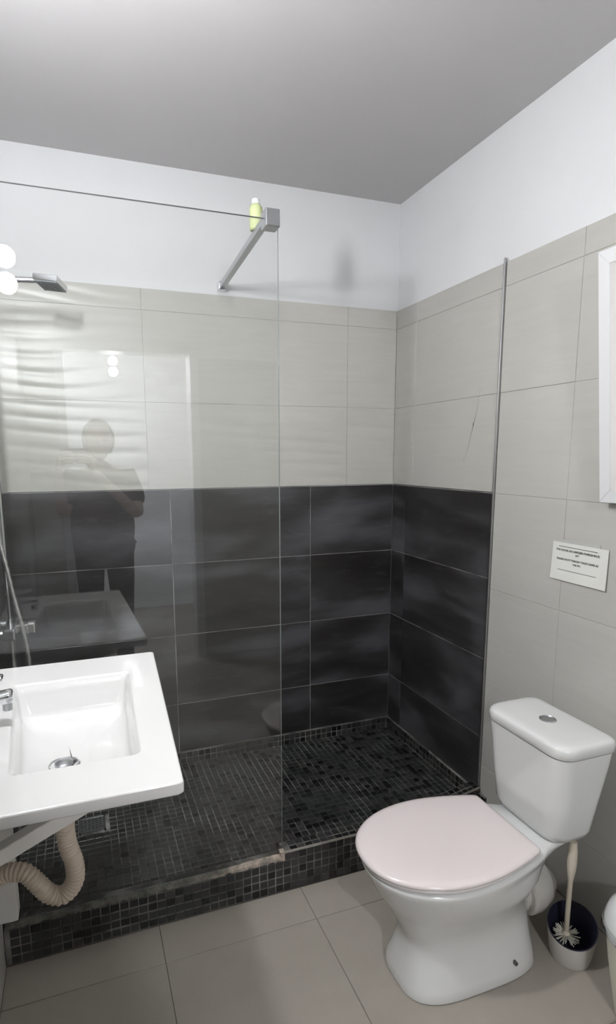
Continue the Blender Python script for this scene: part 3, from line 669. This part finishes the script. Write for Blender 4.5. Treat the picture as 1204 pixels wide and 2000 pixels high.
# ------------------------------------------------------------------ window with tilted sash
bm = BM(); y0, y1, z0, z1 = WIN
box(bm, -.004, .10, y0-.0, y0+.03, z0, z1); box(bm, -.004, .10, y1-.03, y1, z0, z1); box(bm, -.004, .10, y0+.03, y1-.03, z0, z0+.03); box(bm, -.004, .10, y0+.03, y1-.03, z1-.03, z1)
W1 = struct('window_1', bm, m_frame)
tilt = Matrix.Rotation(math.radians(-6.5), 3, 'Y'); pv = Vector((-.006, 0, z0))
Y1 = y1+.004; Y0_ = y0-.004; fw = .034
def sashbar(pts2, x0=-.040, x1=-.006):
    bm = BM(); a = [bm.verts.new((x0, y, z)) for y, z in pts2]; b = [bm.verts.new((x1, y, z)) for y, z in pts2]
    bm.faces.new(a); bm.faces.new(b[::-1])
    for i in range(4): bm.faces.new((a[i], b[i], b[(i+1) % 4], a[(i+1) % 4]))
    fix(bm); bmesh.ops.bevel(bm, geom=bm.edges[:], offset=.0012, segments=2, affect='EDGES'); bmesh.ops.rotate(bm, verts=bm.verts, cent=pv, matrix=tilt); return bm
Z0, Z1 = z0-.004, z1+.004
sash = obj('sash', sashbar([(Y1, Z0), (Y1, Z1), (Y1-fw, Z1-fw), (Y1-fw, Z0+fw)]), m_frame, W1)
obj('sash_stile', sashbar([(Y0_, Z0), (Y0_+fw, Z0+fw), (Y0_+fw, Z1-fw), (Y0_, Z1)]), m_frame, sash)
obj('sash_rail', sashbar([(Y1, Z0), (Y1-fw, Z0+fw), (Y0_+fw, Z0+fw), (Y0_, Z0)]), m_frame, sash)
obj('sash_rail', sashbar([(Y1, Z1), (Y0_, Z1), (Y0_+fw, Z1-fw), (Y1-fw, Z1-fw)]), m_frame, sash)
bm = B(-.037, -.032, Y0_+fw-.004, Y1-fw+.004, Z0+fw-.004, Z1-fw+.004); bmesh.ops.rotate(bm, verts=bm.verts, cent=pv, matrix=tilt); obj('pane', bm, m_frost, sash)

# ------------------------------------------------------------------ the photographer, seen only as a reflection
def skin_mesh(verts, edges, radii, root=0, sub=2):
    me = bpy.data.meshes.new('s'); me.from_pydata([Vector(v_) for v_ in verts], edges, []); ob = bpy.data.objects.new('s', me); link(ob)
    md = ob.modifiers.new('skin', 'SKIN'); md.use_smooth_shade = True
    for i, r in enumerate(radii):
        sv = me.skin_vertices[0].data[i]; sv.radius = r if isinstance(r, tuple) else (r, r); sv.use_root = (i == root)
    sd = ob.modifiers.new('sub', 'SUBSURF'); sd.levels = sub; sd.render_levels = sub
    dg = bpy.context.evaluated_depsgraph_get(); out = bpy.data.meshes.new_from_object(ob.evaluated_get(dg)); bpy.data.objects.remove(ob); return out
PX, PY = -1.215, -2.78
pr = thing('person', (PX, PY, 0), 'person in a dark maroon shirt holding a phone, mirrored in the shower glass', 'person')
hx, hz = PX, 1.445                                      # head centre
cp = Vector((-1.3483, -2.372, 1.335))                   # phone centre
def P3(x, y, z): return (PX+x, PY+y, z)
Ls, Rs = (-.155, 0, 1.235), (.155, 0, 1.235)
Le, Re = (-.215, .10, 1.03), (.195, .12, 1.02)
Lw, Rw = (cp.x-.085-PX, cp.y-.03-PY, 1.285), (cp.x+.085-PX, cp.y-.03-PY, 1.285)
body_v = [P3(0,0,.86), P3(0,.01,1.0), P3(0,.0,1.13), P3(0,0,1.23), P3(0,.0,1.285), P3(0,.015,1.34), P3(*Ls), P3(*Rs), P3(*Le), P3(*Re), P3(*Lw), P3(*Rw),
          P3(-.085,0,.80), P3(.085,0,.80), P3(-.09,.015,.43), P3(.09,.015,.43), P3(-.09,-.01,.075), P3(.09,-.01,.075), P3(-.095,.12,.03), P3(.095,.12,.03)]
body_e = [(0,1),(1,2),(2,3),(3,4),(4,5),(3,6),(3,7),(6,8),(7,9),(8,10),(9,11),(0,12),(0,13),(12,14),(13,15),(14,16),(15,17),(16,18),(17,19)]
body_r = [(.15,.10),(.125,.09),(.14,.10),(.10,.085),(.052,.052),(.050,.05),(.055,.055),(.055,.055),(.038,.038),(.038,.038),(.024,.026),(.024,.026),(.085,.085),(.085,.085),(.055,.055),(.055,.055),(.036,.036),(.036,.036),(.03,.025),(.03,.025)]
obj('body', skin_mesh(body_v, body_e, body_r), m_skin, pr, smooth=True)
obj('shirt', skin_mesh([P3(0,0,.76)]+body_v[1:4]+[P3(0,0,1.262)]+[P3(*Ls), P3(*Rs), P3(-.205,.08,1.075), P3(.195,.09,1.07)], [(0,1),(1,2),(2,3),(3,4),(3,5),(3,6),(5,7),(6,8)], [(.205,.145),(.195,.135),(.185,.128),(.125,.10),(.07,.065),(.072,.072),(.072,.072),(.062,.062),(.062,.062)]), m_shirt, pr, smooth=True)
obj('trousers', skin_mesh([P3(0,0,.87),P3(-.085,0,.80),P3(.085,0,.80),P3(-.09,.015,.43),P3(.09,.015,.43),P3(-.09,-.01,.085),P3(.09,-.01,.085)], [(0,1),(0,2),(1,3),(2,4),(3,5),(4,6)], [(.158,.112),(.098,.098),(.098,.098),(.066,.066),(.066,.066),(.055,.055),(.055,.055)]), m_jean, pr, smooth=True)
bm = BM(); sphere(bm, (0,0,0), .1, .76, .92, 1.12, 32, 24)
for v_ in bm.verts:
    c_ = v_.co
    if c_.z < -.02: c_.x *= 1+ (c_.z+.02)*3.0; 
    if c_.z < -.03 and c_.y < 0: c_.y *= .75
    if c_.y > .05: c_.y -= (c_.y-.05)*.3
    g_ = lambda x, z, s: math.exp(-(((c_.x-x)/s)**2+((c_.z-z)/s)**2))
    if c_.y > .03: c_.y += .020*g_(0,-.022,.013)+.012*g_(0,-.005,.012)-.007*g_(.03,.005,.014)-.007*g_(-.03,.005,.014)+.006*g_(0,-.055,.014)+.005*g_(0,-.085,.02)
bmesh.ops.translate(bm, verts=bm.verts, vec=Vector((hx, PY+.025, hz)))
hd_ = obj('head', bm, m_skin, pr, smooth=True, angle=180)
m_eye = mat('eye_white', (.5,.5,.5), .2)
for s_ in (-1, 1):
    obj('eye', sphere(BM(), (hx+s_*.030, PY+.105, hz+.006), .011, 1, .8, .8, 12, 8), m_eye, hd_, smooth=True)
    obj('ear', sphere(BM(), (hx+s_*.077, PY+.02, hz-.005), .020, .35, .7, 1.2, 12, 8), m_skin, hd_, smooth=True)
bm = BM(); sphere(bm, (hx, PY+.005, hz+.012), .108, .84, .98, 1.08, 28, 20)
bmesh.ops.delete(bm, geom=[v_ for v_ in bm.verts if v_.co.y > PY+.05 and v_.co.z < hz+.065 or v_.co.z < hz-.075], context='VERTS')
obj('hair', bm, m_hair, pr, smooth=True, angle=180)
def hand(wx, s_):
    w_ = Vector(wx); K_ = [w_, w_+Vector((-s_*.012, .012, .035)), w_+Vector((-s_*.018, .016, .060))]; v_ = list(K_); e_ = [(0,1),(1,2)]; r_ = [.022, (.030,.016), (.030,.014)]
    base = K_[2]
    for k, (dz, L_) in enumerate(((-.020, .060), (-.003, .068), (.014, .066), (.030, .052))):
        b0 = base + Vector((-s_*.002, .010, dz)); i0 = len(v_)
        v_ += [b0, b0+Vector((-s_*L_*.35, .014, .006)), b0+Vector((-s_*L_*.7, .018, .006)), b0+Vector((-s_*L_, .010, .004))]; e_ += [(2, i0), (i0, i0+1), (i0+1, i0+2), (i0+2, i0+3)]; r_ += [.0090, .0085, .0078, .0065]
    i0 = len(v_); t0 = K_[1]+Vector((-s_*.012, -.012, .004)); v_ += [t0, t0+Vector((-s_*.020, -.012, .014)), t0+Vector((-s_*.038, -.006, .020))]; e_ += [(1, i0), (i0, i0+1), (i0+1, i0+2)]; r_ += [.011, .0095, .0075]
    return skin_mesh(v_, e_, r_, 0, 2)
obj('hand', hand(P3(*Lw), -1), m_skin, pr, smooth=True); obj('hand', hand(P3(*Rw), 1), m_skin, pr, smooth=True)
ph = obj('phone', B(cp.x-.068, cp.x+.068, cp.y-.004, cp.y+.004, cp.z-.002, cp.z+.064, bev=.003), m_black); tag(ph, 'black phone held sideways by the mirrored person', 'phone')
